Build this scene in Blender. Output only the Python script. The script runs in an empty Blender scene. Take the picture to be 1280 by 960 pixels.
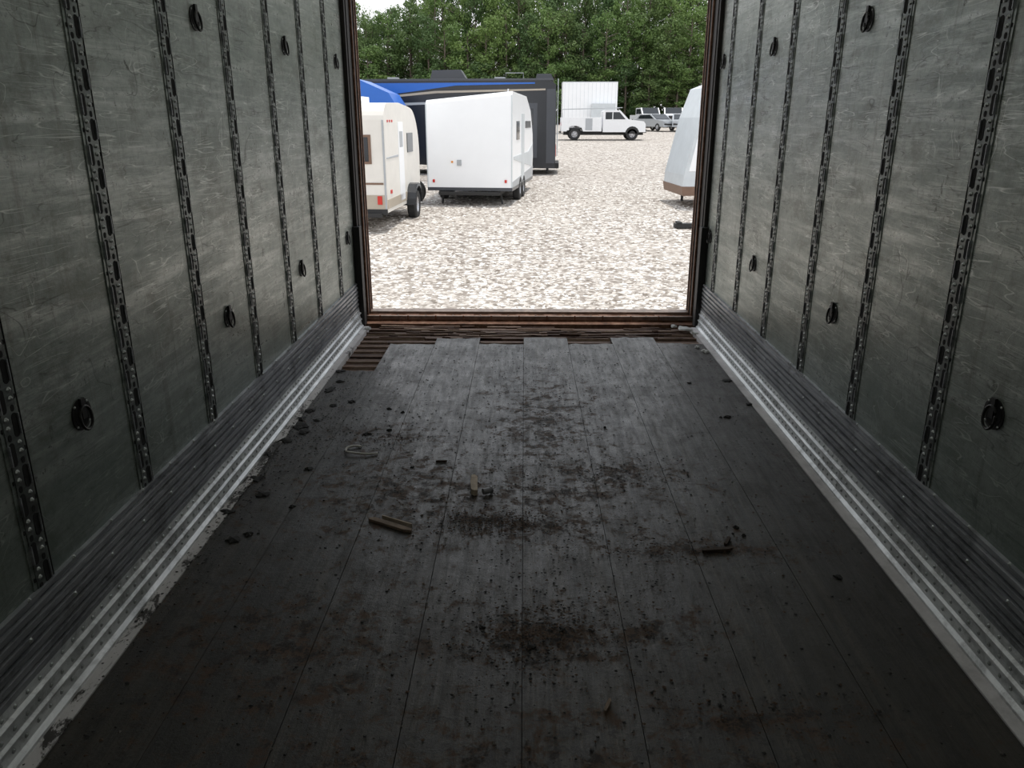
import bpy, bmesh, math, random
from mathutils import Matrix, Vector
random.seed(7)
scene = bpy.context.scene
scene.view_settings.view_transform = 'Standard'
scene.view_settings.exposure = 0.0

# ------------------------------------------------------------------ node helpers
def new_mat(name):
    m = bpy.data.materials.new(name); m.use_nodes = True
    nt = m.node_tree
    return m, nt, nt.nodes['Principled BSDF']
def nd(nt, t, **kw):
    n = nt.nodes.new(t)
    for k, v in kw.items(): setattr(n, k, v)
    return n
def setin(nt, sock, v):
    if isinstance(v, bpy.types.NodeSocket): nt.links.new(v, sock)
    else: sock.default_value = v
def coords(nt): return nd(nt, 'ShaderNodeTexCoord').outputs['Object']
def mapping(nt, vec, loc=(0,0,0), rot=(0,0,0), scale=(1,1,1)):
    n = nd(nt, 'ShaderNodeMapping')
    nt.links.new(vec, n.inputs['Vector'])
    n.inputs['Location'].default_value = loc; n.inputs['Rotation'].default_value = rot; n.inputs['Scale'].default_value = scale
    return n.outputs['Vector']
def noise(nt, vec, scale=5, detail=4, rough=0.5, dist=0):
    n = nd(nt, 'ShaderNodeTexNoise')
    nt.links.new(vec, n.inputs['Vector'])
    n.inputs['Scale'].default_value = scale; n.inputs['Detail'].default_value = detail
    n.inputs['Roughness'].default_value = rough; n.inputs['Distortion'].default_value = dist
    return n.outputs['Fac']
def ramp(nt, fac, stops):
    n = nd(nt, 'ShaderNodeValToRGB'); nt.links.new(fac, n.inputs['Fac'])
    e = n.color_ramp.elements
    while len(e) < len(stops): e.new(0.5)
    for el, (p, c) in zip(e, stops):
        el.position = p
        el.color = (c, c, c, 1) if isinstance(c, (int, float)) else (*c, 1)
    return n.outputs['Color']
def mix(nt, fac, a, b, mode='MIX'):
    n = nd(nt, 'ShaderNodeMix', data_type='RGBA', blend_type=mode)
    def s(sock, v):
        if isinstance(v, bpy.types.NodeSocket): nt.links.new(v, sock)
        elif isinstance(v, (int, float)): sock.default_value = v if sock.type == 'VALUE' else (v, v, v, 1)
        else: sock.default_value = (*v, 1)
    s(n.inputs[0], fac); s(n.inputs[6], a); s(n.inputs[7], b)
    return n.outputs[2]
def math_(nt, op, a, b=0.0):
    n = nd(nt, 'ShaderNodeMath', operation=op)
    setin(nt, n.inputs[0], a); setin(nt, n.inputs[1], b)
    return n.outputs[0]
def blob(nt, vec, c, r, falloff=0.5):
    """soft elliptical mask around c (dirt / stain patches lying on the floor)"""
    v = mapping(nt, vec, loc=(-c[0]/r[0], -c[1]/r[1], 0), scale=(1/r[0], 1/r[1], 0))
    n = nd(nt, 'ShaderNodeVectorMath', operation='LENGTH'); nt.links.new(v, n.inputs[0])
    return ramp(nt, math_(nt, 'MULTIPLY', n.outputs['Value'], 0.5), [(0.0, 1.0), (0.75, 0.0)])
def bump(nt, bsdf, h, strength=0.3, dist=0.01):
    n = nd(nt, 'ShaderNodeBump'); nt.links.new(h, n.inputs['Height'])
    n.inputs['Strength'].default_value = strength; n.inputs['Distance'].default_value = dist
    nt.links.new(n.outputs['Normal'], bsdf.inputs['Normal'])
def simple(name, col, rough=0.5, metal=0.0, var=0.15, scale=8, emit=None):
    m, nt, b = new_mat(name)
    c = coords(nt)
    f = noise(nt, c, scale, 5, 0.6)
    v = ramp(nt, f, [(0.3, 1 - var), (0.7, 1 + 0)])
    nt.links.new(mix(nt, 1.0, col, v, 'MULTIPLY'), b.inputs['Base Color'])
    b.inputs['Roughness'].default_value = rough; b.inputs['Metallic'].default_value = metal
    return m

# ------------------------------------------------------------------ mesh builder
class MB:
    def __init__(s): s.v = []; s.f = []; s.m = []; s.M = None
    def add(s, vs, fs, m=0):
        o = len(s.v)
        if s.M is not None: vs = [tuple(s.M @ Vector(v)) for v in vs]
        s.v += [tuple(v) for v in vs]; s.f += [tuple(i + o for i in f) for f in fs]; s.m += [m] * len(fs)
    def box(s, x0, x1, y0, y1, z0, z1, m=0, R=None):
        vs = [(x, y, z) for x in (x0, x1) for y in (y0, y1) for z in (z0, z1)]
        if R is not None:
            c = Vector(((x0+x1)/2, (y0+y1)/2, (z0+z1)/2)); vs = [tuple(c + R @ (Vector(v) - c)) for v in vs]
        s.add(vs, [(0,1,3,2),(4,6,7,5),(0,4,5,1),(2,3,7,6),(0,2,6,4),(1,5,7,3)], m)
    def prism(s, pts, a0, a1, m=0, axis='y'):
        def P(u, w, a):
            return {'y': (u, a, w), 'x': (a, u, w), 'z': (u, w, a)}[axis]
        n = len(pts)
        vs = [P(u, w, a0) for u, w in pts] + [P(u, w, a1) for u, w in pts]
        fs = [tuple(range(n)), tuple(range(2*n-1, n-1, -1))] + [(i, (i+1) % n, n+(i+1) % n, n+i) for i in range(n)]
        s.add(vs, fs, m)
    def lathe(s, c, prof, m=0, axis='y', seg=24):
        vs = []; n = len(prof)
        for k in range(seg):
            a = 2*math.pi*k/seg
            for r, t in prof:
                u, w = r*math.cos(a), r*math.sin(a)
                p = {'y': (u, t, w), 'x': (t, u, w), 'z': (u, w, t)}[axis]
                vs.append((p[0]+c[0], p[1]+c[1], p[2]+c[2]))
        fs = []
        for k in range(seg):
            k2 = (k+1) % seg
            for i in range(n-1): fs.append((k*n+i, k2*n+i, k2*n+i+1, k*n+i+1))
        s.add(vs, fs, m)
    def cyl(s, c, r, h, m=0, axis='y', seg=16, r2=None):
        r2 = r if r2 is None else r2
        s.lathe(c, [(0.0001, -h/2), (r, -h/2), (r2, h/2), (0.0001, h/2)], m, axis, seg)
    def tube(s, pts, r, m=0, seg=6):
        pts = [Vector(p) for p in pts]; rings = []
        for i, p in enumerate(pts):
            d = (pts[min(i+1, len(pts)-1)] - pts[max(i-1, 0)]).normalized()
            up = Vector((0,0,1)) if abs(d.z) < 0.9 else Vector((1,0,0))
            a = d.cross(up).normalized(); b = d.cross(a)
            rr = r[i] if isinstance(r, (list, tuple)) else r
            rings.append([p + a*rr*math.cos(2*math.pi*k/seg) + b*rr*math.sin(2*math.pi*k/seg) for k in range(seg)])
        vs = [tuple(v) for ring in rings for v in ring]; fs = []
        for i in range(len(pts)-1):
            for k in range(seg): fs.append((i*seg+k, i*seg+(k+1) % seg, (i+1)*seg+(k+1) % seg, (i+1)*seg+k))
        fs.append(tuple(range(seg))); fs.append(tuple((len(pts)-1)*seg + k for k in reversed(range(seg))))
        s.add(vs, fs, m)
    def wheel(s, c, r, w, mt, mr, axis='y', out=-1):
        s.lathe(c, [(r*.55, -w/2), (r*.9, -w/2), (r, -w*.33), (r, w*.33), (r*.9, w/2), (r*.55, w/2), (r*.55, -w/2)], mt, axis, 28)
        s.lathe(c, [(0.001, out*w*.30), (r*.18, out*w*.34), (r*.2, out*w*.2), (r*.45, out*w*.15), (r*.57, out*w*.46), (r*.57, -out*w*.3), (0.001, -out*w*.3)], mr, axis, 20)
        for k in range(5):
            a = 2*math.pi*k/5
            u, v = r*.33*math.cos(a), r*.33*math.sin(a)
            p = {'y': (c[0]+u, c[1]+out*w*.2, c[2]+v), 'x': (c[0]+out*w*.2, c[1]+u, c[2]+v)}[axis]
            s.cyl(p, r*.07, w*.06, mt, axis, 8)
    def build(s, name, mats, parent=None, loc=(0,0,0), rotz=0, bevel=0, smooth=False, recalc=True):
        me = bpy.data.meshes.new(name); me.from_pydata(s.v, [], s.f)
        for m in mats: me.materials.append(m)
        me.polygons.foreach_set('material_index', s.m)
        if recalc:
            bm = bmesh.new(); bm.from_mesh(me); bmesh.ops.recalc_face_normals(bm, faces=bm.faces); bm.to_mesh(me); bm.free()
        if smooth: me.shade_smooth()
        o = bpy.data.objects.new(name, me); scene.collection.objects.link(o)
        o.location = loc; o.rotation_euler = (0, 0, rotz)
        if parent: o.parent = parent
        if bevel:
            b = o.modifiers.new('bevel', 'BEVEL'); b.width = bevel; b.segments = 3; b.limit_method = 'ANGLE'; b.angle_limit = math.radians(40)
        return o
def empty(name, loc=(0,0,0)):
    e = bpy.data.objects.new(name, None); e.location = loc; scene.collection.objects.link(e); return e

# ------------------------------------------------------------------ interior materials
def wall_material(name, seed):
    m, nt, b = new_mat(name)
    c = mapping(nt, coords(nt), loc=(seed, seed*2.3, seed*0.7))
    blot = noise(nt, c, 1.6, 5, 0.6, 0.3)
    base = mix(nt, ramp(nt, blot, [(0.36, 0.0), (0.64, 1.0)]), (0.190, 0.222, 0.200), (0.305, 0.330, 0.302))
    mott = noise(nt, mapping(nt, c, scale=(1, .8, 1.5)), 9, 6, 0.7, 0.2)
    base = mix(nt, ramp(nt, mott, [(0.42, 0.0), (0.64, 0.5)]), base, (0.43, 0.455, 0.425))
    smear = noise(nt, mapping(nt, c, rot=(0.10, 0, 0), scale=(1, .7, 9)), 2.2, 9, 0.75, 0.3)
    base = mix(nt, ramp(nt, smear, [(0.49, 0.0), (0.64, 0.65)]), base, (0.56, 0.575, 0.545))
    fine = noise(nt, c, 34, 7, 0.8, 0.2)
    base = mix(nt, ramp(nt, fine, [(0.50, 0.0), (0.70, 0.6)]), base, (0.11, 0.12, 0.105))
    patch = noise(nt, mapping(nt, c, loc=(2, 8, 5), scale=(1, 1.2, 2.2)), 2.6, 9, 0.78, 0.3)
    base = mix(nt, ramp(nt, patch, [(0.51, 0.0), (0.62, 0.6)]), base, (0.120, 0.128, 0.100))
    drip = noise(nt, mapping(nt, c, loc=(6, 1, 0), scale=(1, 14, .8)), 1.6, 7, 0.7, 0.2)
    base = mix(nt, ramp(nt, drip, [(0.56, 0.0), (0.68, 0.5)]), base, (0.13, 0.125, 0.10))
    for k, (rot, sc, wid) in enumerate([(0.5, (1, 2, 16), .006), (-0.6, (1, 2, 15), .006), (1.2, (1, 2, 18), .006), (0.12, (1, 1.2, 20), .009), (-0.2, (1, 1.5, 20), .008), (0.9, (1, 2, 14), .006), (0.0, (1, 3, 3), .0035), (0.35, (1, 1.3, 24), .007), (-.9, (1, 2, 15), .006), (0.0, (1, 5, 4), .003)]):
        s = noise(nt, mapping(nt, c, loc=(k*3.1, k*1.7, k), rot=(rot, 0, 0), scale=sc), 1.2, 2, 0.45, 0.5)
        line = ramp(nt, s, [(0.5-wid, 0), (0.5, 1), (0.5+wid, 0)])
        gate = ramp(nt, noise(nt, mapping(nt, c, loc=(k*7, k*5, k*3)), 3.4, 3), [(0.53, 0), (0.60, 1)])
        line = mix(nt, 1.0, line, gate, 'MULTIPLY')
        base = mix(nt, mix(nt, 1.0, line, 0.75, 'MULTIPLY'), base, (0.72, 0.74, 0.70) if k % 2 else (0.05, 0.052, 0.044))
    stain = noise(nt, mapping(nt, c, loc=(9, 4, 2), scale=(1, 1.4, 1)), 6, 9, 0.78, 0.5)
    base = mix(nt, ramp(nt, stain, [(0.63, 0.0), (0.665, 0.85)]), base, (0.035, 0.033, 0.026))
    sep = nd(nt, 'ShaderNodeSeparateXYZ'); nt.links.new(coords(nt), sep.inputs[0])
    low_shade = ramp(nt, math_(nt, 'MULTIPLY', sep.outputs['Z'], 0.5), [(0.12, 0.5), (0.48, 0.0)])  # lower wall darkened in the colour, below the band of reflected door light
    base = mix(nt, low_shade, base, (0.120, 0.165, 0.14))
    nt.links.new(base, b.inputs['Base Color'])
    b.inputs['Metallic'].default_value = 0.5
    rr = mix(nt, 0.4, smear, fine)
    nt.links.new(ramp(nt, rr, [(0.38, 0.46), (0.62, 0.26)]), b.inputs['Roughness'])
    h = mix(nt, 0.6, fine, noise(nt, c, 4, 3), 'MIX')
    bump(nt, b, h, 0.35, 0.007)
    return m
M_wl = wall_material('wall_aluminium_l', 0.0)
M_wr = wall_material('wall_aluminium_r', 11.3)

def floor_material():
    m, nt, b = new_mat('floor_boards')
    c = coords(nt)
    sep = nd(nt, 'ShaderNodeSeparateXYZ'); nt.links.new(c, sep.inputs[0])
    bi = math_(nt, 'FLOOR', math_(nt, 'DIVIDE', sep.outputs['X'], 0.30))
    wn = nd(nt, 'ShaderNodeTexWhiteNoise', noise_dimensions='1D'); nt.links.new(bi, wn.inputs['W'])
    li = math_(nt, 'FLOOR', math_(nt, 'DIVIDE', sep.outputs['X'], 0.0375))
    wn2 = nd(nt, 'ShaderNodeTexWhiteNoise', noise_dimensions='1D'); nt.links.new(li, wn2.inputs['W'])
    streak = noise(nt, mapping(nt, c, scale=(55, 1.1, 1)), 1.0, 9, 0.75, 0.15)
    col = mix(nt, ramp(nt, streak, [(0.36, 0), (0.64, 1)]), (0.0095, 0.0082, 0.0062), (0.043, 0.037, 0.028))
    tone = math_(nt, 'ADD', math_(nt, 'MULTIPLY', wn.outputs['Value'], 0.4), math_(nt, 'MULTIPLY', wn2.outputs['Value'], 0.6))
    col = mix(nt, 1.0, col, math_(nt, 'ADD', tone, 0.5), 'MULTIPLY')
    crack = noise(nt, mapping(nt, c, scale=(34, .6, 1)), 1.0, 4, 0.6, 0.3)
    col = mix(nt, ramp(nt, crack, [(0.485, 0), (0.5, .95), (0.515, 0)]), col, (0.004, 0.004, 0.003))
    dust = ramp(nt, noise(nt, mapping(nt, c, loc=(1, 3, 0), scale=(1, .45, 1)), 1.3, 7, 0.7), [(0.47, 0.0), (0.72, 0.25)])
    col = mix(nt, dust, col, (0.042, 0.035, 0.027))
    d1 = noise(nt, c, 5.0, 10, 0.78, 0.5)
    col = mix(nt, ramp(nt, d1, [(0.52, 0.0), (0.66, 0.7)]), col, (0.013, 0.010, 0.007))
    d2 = noise(nt, mapping(nt, c, loc=(4, 9, 0)), 12.0, 10, 0.82, 0.3)
    spot = None
    for ctr, r in [((-.12, 2.66), (.34, .13)), ((.10, 2.60), (.5, .16)), ((.62, 2.45), (.42, .09)), ((.05, 1.95), (.40, .22)), ((.35, 1.98), (.3, .12)), ((.55, 1.62), (.40, .09)), ((.1, 2.9), (.5, .2)), ((.38, 3.05), (.4, .25)), ((-.7, 1.9), (.5, .4)), ((-.65, 3.5), (.3, .16)), ((.0, 1.4), (.9, .3)), ((-.5, 2.9), (.5, .5)), ((.1, 3.7), (.3, .8))]:
        bb = blob(nt, c, ctr, r); spot = bb if spot is None else mix(nt, 1.0, spot, bb, 'LIGHTEN')
    g = math_(nt, 'ADD', math_(nt, 'MULTIPLY', spot, 0.14), d2)
    rust = ramp(nt, g, [(0.58, 0.0), (0.66, 0.75)])
    col = mix(nt, rust, col, (0.074, 0.039, 0.021))
    gk = math_(nt, 'ADD', math_(nt, 'MULTIPLY', spot, 0.10), noise(nt, mapping(nt, c, loc=(7, 1, 0)), 16.0, 9, 0.8))
    col = mix(nt, ramp(nt, gk, [(0.57, 0.0), (0.62, 0.9)]), col, (0.008, 0.0062, 0.0045))
    nt.links.new(col, b.inputs['Base Color'])
    r = mix(nt, 0.5, noise(nt, mapping(nt, c, scale=(8, 1, 1)), 4, 6, 0.7), d1)
    r2 = mix(nt, rust, ramp(nt, r, [(0.38, 0.26), (0.6, 0.56)]), 0.9)
    nt.links.new(r2, b.inputs['Roughness'])
    h = mix(nt, 0.5, mix(nt, 0.5, streak, noise(nt, c, 60, 6, 0.7)), gk)
    bump(nt, b, h, 0.7, 0.006)
    return m
M_floor = floor_material()
M_under = simple('underfloor_dark', (0.014, 0.011, 0.010), 0.9)

def rust_material():
    m, nt, b = new_mat('rusty_steel'); c = coords(nt)
    f = noise(nt, mapping(nt, c, scale=(1, 1, 1)), 14, 8, 0.75)
    nt.links.new(ramp(nt, f, [(0.3, (0.04, 0.02, 0.012)), (0.52, (0.16, 0.075, 0.042)), (0.72, (0.32, 0.21, 0.15))]), b.inputs['Base Color'])
    b.inputs['Roughness'].default_value = 0.75; bump(nt, b, f, 0.5, 0.01); return m
M_rust = rust_material()
def slat_material(name, a, b_, c_):
    m, nt, b = new_mat(name); c = coords(nt)
    f = noise(nt, mapping(nt, c, scale=(2, 30, 10)), 2, 8, 0.75)
    nt.links.new(ramp(nt, f, [(0.36, a), (0.52, b_), (0.66, c_)]), b.inputs['Base Color'])
    b.inputs['Roughness'].default_value = 0.8; bump(nt, b, f, 0.6, 0.01); return m
M_slat = slat_material('splintered_wood', (0.03, 0.017, 0.012), (0.11, 0.06, 0.040), (0.21, 0.135, 0.095))
M_slatl = slat_material('splintered_wood_pale', (0.14, 0.09, 0.065), (0.32, 0.22, 0.165), (0.50, 0.41, 0.33))

def rail_material(name, lo, hi, grime, metal, rough):
    m, nt, b = new_mat(name); c = coords(nt)
    f = noise(nt, mapping(nt, c, scale=(1, 0.7, 5)), 7, 8, 0.7, 0.3)
    col = mix(nt, ramp(nt, f, [(0.35, 0), (0.65, 1)]), lo, hi)
    g = noise(nt, mapping(nt, c, loc=(3, 3, 3)), 5, 9, 0.78, 0.4)
    col = mix(nt, ramp(nt, g, [(0.5, 0), (0.66, grime)]), col, (0.05, 0.047, 0.042))
    nt.links.new(col, b.inputs['Base Color']); b.inputs['Metallic'].default_value = metal; b.inputs['Roughness'].default_value = rough
    bump(nt, b, f, 0.3, 0.003); return m
M_railb = rail_material('bright_rail', (0.52, 0.54, 0.55), (0.82, 0.83, 0.84), 0.6, 0.3, 0.42)
M_raild = rail_material('scuff_rail', (0.19, 0.20, 0.215), (0.40, 0.41, 0.43), 0.7, 0.45, 0.38)
M_strip = rail_material('floor_edge_strip', (0.44, 0.42, 0.42), (0.62, 0.60, 0.60), 0.25, 0.0, 0.6)
M_track = rail_material('post_track', (0.15, 0.175, 0.16), (0.34, 0.365, 0.34), 0.75, 0.55, 0.38)
M_tr2 = rail_material('post_channel', (0.07, 0.08, 0.075), (0.22, 0.24, 0.23), 0.8, 0.55, 0.38)
M_hole = simple('recess_shade_black', (0.006, 0.006, 0.006), 0.9)  # flat black painted in for the shade inside slots and ring pockets
M_rivet = simple('rivet_metal', (0.42, 0.44, 0.43), 0.38, 0.7)
M_iron = simple('dark_iron', (0.020, 0.019, 0.018), 0.45, 0.5)
M_black = simple('black_rubber', (0.012, 0.011, 0.011), 0.6)

def strip_dirty():
    m, nt, b = new_mat('floor_edge_strip_dirty'); c = coords(nt)
    f = noise(nt, mapping(nt, c, scale=(1, .7, 1)), 6, 8, 0.7)
    col = mix(nt, ramp(nt, f, [(0.3, 0), (0.7, 1)]), (0.44, 0.42, 0.42), (0.62, 0.60, 0.595))
    sep = nd(nt, 'ShaderNodeSeparateXYZ'); nt.links.new(c, sep.inputs[0])
    near = ramp(nt, math_(nt, 'DIVIDE', sep.outputs['Y'], 6.0), [(0.2, 0.03), (0.33, 0.05), (0.45, 0.09), (0.58, 0.10), (0.72, 0.0)])
    g = math_(nt, 'ADD', noise(nt, mapping(nt, c, loc=(5, 5, 5), scale=(2.0, 1, 1)), 6.5, 10, 0.8, 0.4), near)
    col = mix(nt, ramp(nt, g, [(0.57, 0), (0.61, 0.97)]), col, (0.02, 0.017, 0.013))
    nt.links.new(col, b.inputs['Base Color']); b.inputs['Roughness'].default_value = 0.6
    bump(nt, b, g, 0.4, 0.006); return m
M_stripd = strip_dirty()

# ------------------------------------------------------------------ trailer shell
XL, XR, Y0, Y1, ZT = -1.21, 1.29, -3.0, 5.95, 2.72
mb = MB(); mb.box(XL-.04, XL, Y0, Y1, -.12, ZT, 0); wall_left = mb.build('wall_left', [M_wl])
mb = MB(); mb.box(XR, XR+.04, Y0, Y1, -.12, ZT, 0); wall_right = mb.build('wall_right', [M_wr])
mb = MB(); mb.box(XL-.04, XR+.04, Y0-.04, Y0, -.12, ZT, 0); mb.build('wall_front', [simple('front_plywood', (0.25, 0.22, 0.18), 0.6)])

m_roof, nt, b = new_mat('translucent_roof')  # unseen roof, made translucent so that daylight fills the interior
tr = nd(nt, 'ShaderNodeBsdfTranslucent'); df = nd(nt, 'ShaderNodeBsdfDiffuse'); ms = nd(nt, 'ShaderNodeMixShader')
tr.inputs['Color'].default_value = (0.67, 0.68, 0.61, 1); df.inputs['Color'].default_value = (0.6, 0.6, 0.57, 1)
ms.inputs[0].default_value = 0.78
nt.links.new(tr.outputs[0], ms.inputs[1]); nt.links.new(df.outputs[0], ms.inputs[2]); nt.links.new(ms.outputs[0], nt.nodes['Material Output'].inputs[0])
mb = MB(); mb.add([(XL-.04, Y0-.04, ZT), (XR+.04, Y0-.04, ZT), (XR+.04, Y1, ZT), (XL-.04, Y1, ZT)], [(0,1,2,3)], 0)
ceiling = mb.build('ceiling', [m_roof])
mb = MB(); y = Y0+.3
while y < Y1-.4:
    mb.prism([(XL, ZT-.001), (XR, ZT-.001), (XR, ZT-.03), (XL, ZT-.03)], y-.02, y+.02, 0); y += .59
mb.build('roof_bows', [M_rivet], parent=ceiling)

# floor boards
mb = MB()
bounds = [-1.13, -.90, -.60, -.30, 0, .30, .60, .90, 1.21]
ends = [4.52, 5.12, 5.27, 5.13, 5.30, 5.14, 5.31, 5.16]
for i in range(8):
    a, c_ = bounds[i]+.0010, bounds[i+1]-.0010
    e = ends[i]; n = 6
    pts = [(a, Y0), (c_, Y0)]
    for k in range(n+1):
        pts.append((c_ + (a-c_)*k/n, e + random.uniform(-.02, .015)))
    mb.prism(pts, -.035, random.choice([0.0, -.0015, -.001]), 0, 'z')
floor = mb.build('floor', [M_floor])
mb = MB(); mb.box(XL, XR, Y0, Y1-.001, -.115, -.075, 0); mb.build('floor_underlay', [M_under], parent=floor)
mb = MB()
y = 4.56
while y < 5.70:
    x0, x1 = (-1.14, 1.22) if y > 4.9 else (-1.14, -.6)
    tilt = random.uniform(-.006, .006)
    w = random.choice([.055, .06, .065])
    mb.prism([(x0, y+tilt), (x1, y-tilt), (x1, y+w-tilt), (x0, y+w+tilt)], -.075, -.030, 0, 'z')
    xa = x0
    while xa < x1-.1:
        xb = min(x1, xa + random.uniform(.2, .7))
        if random.random() < .8:
            mb.box(xa, xb, y-.004+tilt*(1-2*(xa-x0)/(x1-x0)), y+.006+tilt*(1-2*(xa-x0)/(x1-x0)), -.060, -.026, 1)
        xa = xb + random.uniform(.01, .06)
    y += .115
mb.build('floor_crossmembers', [M_slat, M_slatl], parent=floor)
mb = MB()
for k in range(60):
    x = random.uniform(-1.05, 1.1); yy = random.uniform(5.35, 5.70); L = random.uniform(.05, .45); a = random.uniform(-.12, .12)
    R = Matrix.Rotation(a, 3, 'Z')
    mb.box(x-L/2, x+L/2, yy-.006, yy+.006, -.029, -.020, random.choice([0, 0, 1]), R)
mb.build('floor_splinters', [M_slat, M_slatl], parent=floor)
M_sill = simple('sill_steel', (0.27, 0.205, 0.17), 0.5, 0.35, 0.6, 20)
mb = MB()
mb.box(XL, XR, 5.72, 5.80, -.115, -.012, 0)
mb.box(XL, XR, 5.80, Y1+.04, -.115, .018, 0)
mb.box(XL, XR, 5.795, 5.812, .0, .030, 1)
mb.box(XL, XR, 5.90, Y1+.05, -.20, .040, 1)
xx = XL+.1
while xx < XR-.1:
    mb.box(xx, xx+.10, 5.835, 5.885, .018, .024, 0); mb.cyl((xx+.15, 5.86, .020), .008, .008, 1, 'z', 8)
    mb.box(xx+.02, xx+.03, 5.79, 5.81, .0, .034, 0); xx += .21
mb.build('trim_sill', [M_rust, M_sill], bevel=.003)

mb = MB(); mb.box(XL, -1.13, Y0, 5.58, -.035, .003, 0); mb.build('trim_1', [M_stripd])
mb = MB(); mb.box(1.21, XR, Y0, 5.58, -.035, .003, 0); mb.build('trim_2', [M_strip])

bright = [(0, .003), (.042, .003), (.042, .012), (.030, .022), (.026, .05), (.033, .055), (.033, .061), (.024, .066), (.022, .095), (.029, .10), (.029, .106), (.018, .111), (.016, .135), (0, .135)]
scuff = [(0, .135)]
z = .135
while z < .305:
    scuff += [(.016, z), (.016, z+.016), (.005, z+.019), (.005, z+.027)]; z += .029
scuff += [(.012, z), (.012, z+.012), (0, z+.014)]
for side, X, sgn in (('left', XL, 1), ('right', XR, -1)):
    mb = MB()
    mb.prism([(X+sgn*d, z) for d, z in bright], Y0, 5.575, 0)
    mb.prism([(X+sgn*d, z) for d, z in scuff], Y0, 5.575, 1)
    y = 0.6; k = 0
    while y < 5.52:
        for zz, d in ((.038, .028), (.08, .023), (.122, .017)):
            yy = y + (.0 if zz != .08 else .025)
            mb.lathe((X+sgn*d, yy, zz), [(0.0001, sgn*.0015), (.0065, sgn*.001), (.007, 0)], 3, 'x', 6)
            mb.lathe((X+sgn*(d+.001), yy, zz+.001), [(0.0001, sgn*.004), (.0035, sgn*.003), (.005, 0)], 2, 'x', 6)
        if k % 4 == 0:
            mb.lathe((X+sgn*.016, y, .231), [(0.0001, sgn*.005), (.005, sgn*.003), (.008, 0)], 2, 'x', 6)
            mb.lathe((X+sgn*.012, y+.03, .325), [(0.0001, sgn*.005), (.005, sgn*.003), (.007, 0)], 2, 'x', 6)
        y += .05; k += 1
    mb.build('baseboard_'+side, [M_railb, M_raild, M_rivet, M_raild])

def seam(parent, X, sgn, y, idx, y_prev=None):
    mb = MB(); w = .084
    z0, z1 = .30, ZT-.02
    mb.prism([(y-w/2, z0), (y+w/2, z0), (y+w/2, z1), (y-w/2, z1)], X, X+sgn*.003, 0, 'x')
    mb.prism([(y-.029, z0), (y+.029, z0), (y+.029, z1), (y-.029, z1)], X, X+sgn*.005, 4, 'x')
    mb.prism([(y+w/2-.003, z0), (y+w/2, z0), (y+w/2, z1), (y+w/2-.003, z1)], X, X+sgn*.0045, 1, 'x')  # painted dark line standing in for the shadow gap along the strip edge
    z = z0+.015; k = 0
    def slot(cy, cz, hw, hh, m=1, t=.0058):
        pts = []
        for q in range(12):
            a = 2*math.pi*(q+.5)/12
            pts.append((cy + hw*math.cos(a), cz + (hh-hw)*(1 if math.sin(a) > 0 else -1) + hw*math.sin(a)))
        mb.prism(pts, X, X+sgn*t, m, 'x')
    while z < z1-.09:
        off = -.015 if k % 2 else .015
        slot(y+off, z+.034, .0105, .030)
        slot(y-off, z+.010, .0065, .0085, 1); 
        for zz in (z+.034, z+.056):
            mb.lathe((X+sgn*.005, y-off, zz), [(0.0001, sgn*.0055), (.0045, sgn*.004), (.007, 0)], 2, 'x', 6)
        slot(y-off*2.25, z+.034, .0035, .006, 1, .004)
        e = y+off+(.0125 if off > 0 else -.0125)
        mb.prism([(e-.0018, z+.008), (e+.0018, z+.008), (e+.0018, z+.060), (e-.0018, z+.060)], X, X+sgn*.009, 3, 'x')
        z += .066; k += 1
    mb.build('logistics_post_%d' % idx, [M_track, M_hole, M_rivet, M_raild, M_tr2], parent=parent)
y = 1.71 - .57*3; i = 1
while y < 5.5:
    seam(wall_left, XL, 1, y, i); y += .57; i += 1
y = 2.33 - .6*4; i = 1
while y < 5.5:
    seam(wall_right, XR, -1, y, i); y += .6; i += 1

def ring(X, sgn, y, z):
    mb = MB()
    N_ = 24
    X = X + sgn*.0006
    circ = lambda ry, rz, q, n: (y+ry*math.cos(2*math.pi*q/n), z+rz*math.sin(2*math.pi*q/n))
    mb.prism([circ(.047, .044, q, N_) for q in range(N_)], X, X+sgn*.003, 1, 'x')
    mb.prism([circ(.037, .036, q, N_) for q in range(N_)], X+sgn*.003, X+sgn*.0038, 2, 'x')
    mb.prism([(y-.011, z-.012), (y+.011, z-.012), (y+.009, z+.046), (y-.009, z+.046)], X+sgn*.003, X+sgn*.011, 0, 'x')
    c = [(X+sgn*(.010+.003*(1-math.cos(a))), y+.027*math.sin(a), z-.010+.033*math.cos(a)) for a in [2*math.pi*q/20 for q in range(21)]]
    mb.tube(c, .0042, 0, 6)
    for q in range(4):
        a = math.pi/4 + q*math.pi/2
        mb.lathe((X+sgn*.003, y+.042*math.cos(a), z+.040*math.sin(a)), [(0.0001, sgn*.003), (.003, sgn*.002), (.004, 0)], 3, 'x', 6)
    mb.build('tie_down_ring', [M_iron, M_iron, M_hole, M_rivet])
for y in (2.0, 3.13, 4.24, 5.4): ring(XL, 1, y, .668)
for y in (2.03, 3.14, 4.27, 5.4): ring(XL, 1, y, 1.785)
for y in (2.04, 3.23, 4.43, 5.52): ring(XR, -1, y, .668)
for y in (2.04, 3.26, 4.43, 5.52): ring(XR, -1, y, 1.79)

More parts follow.
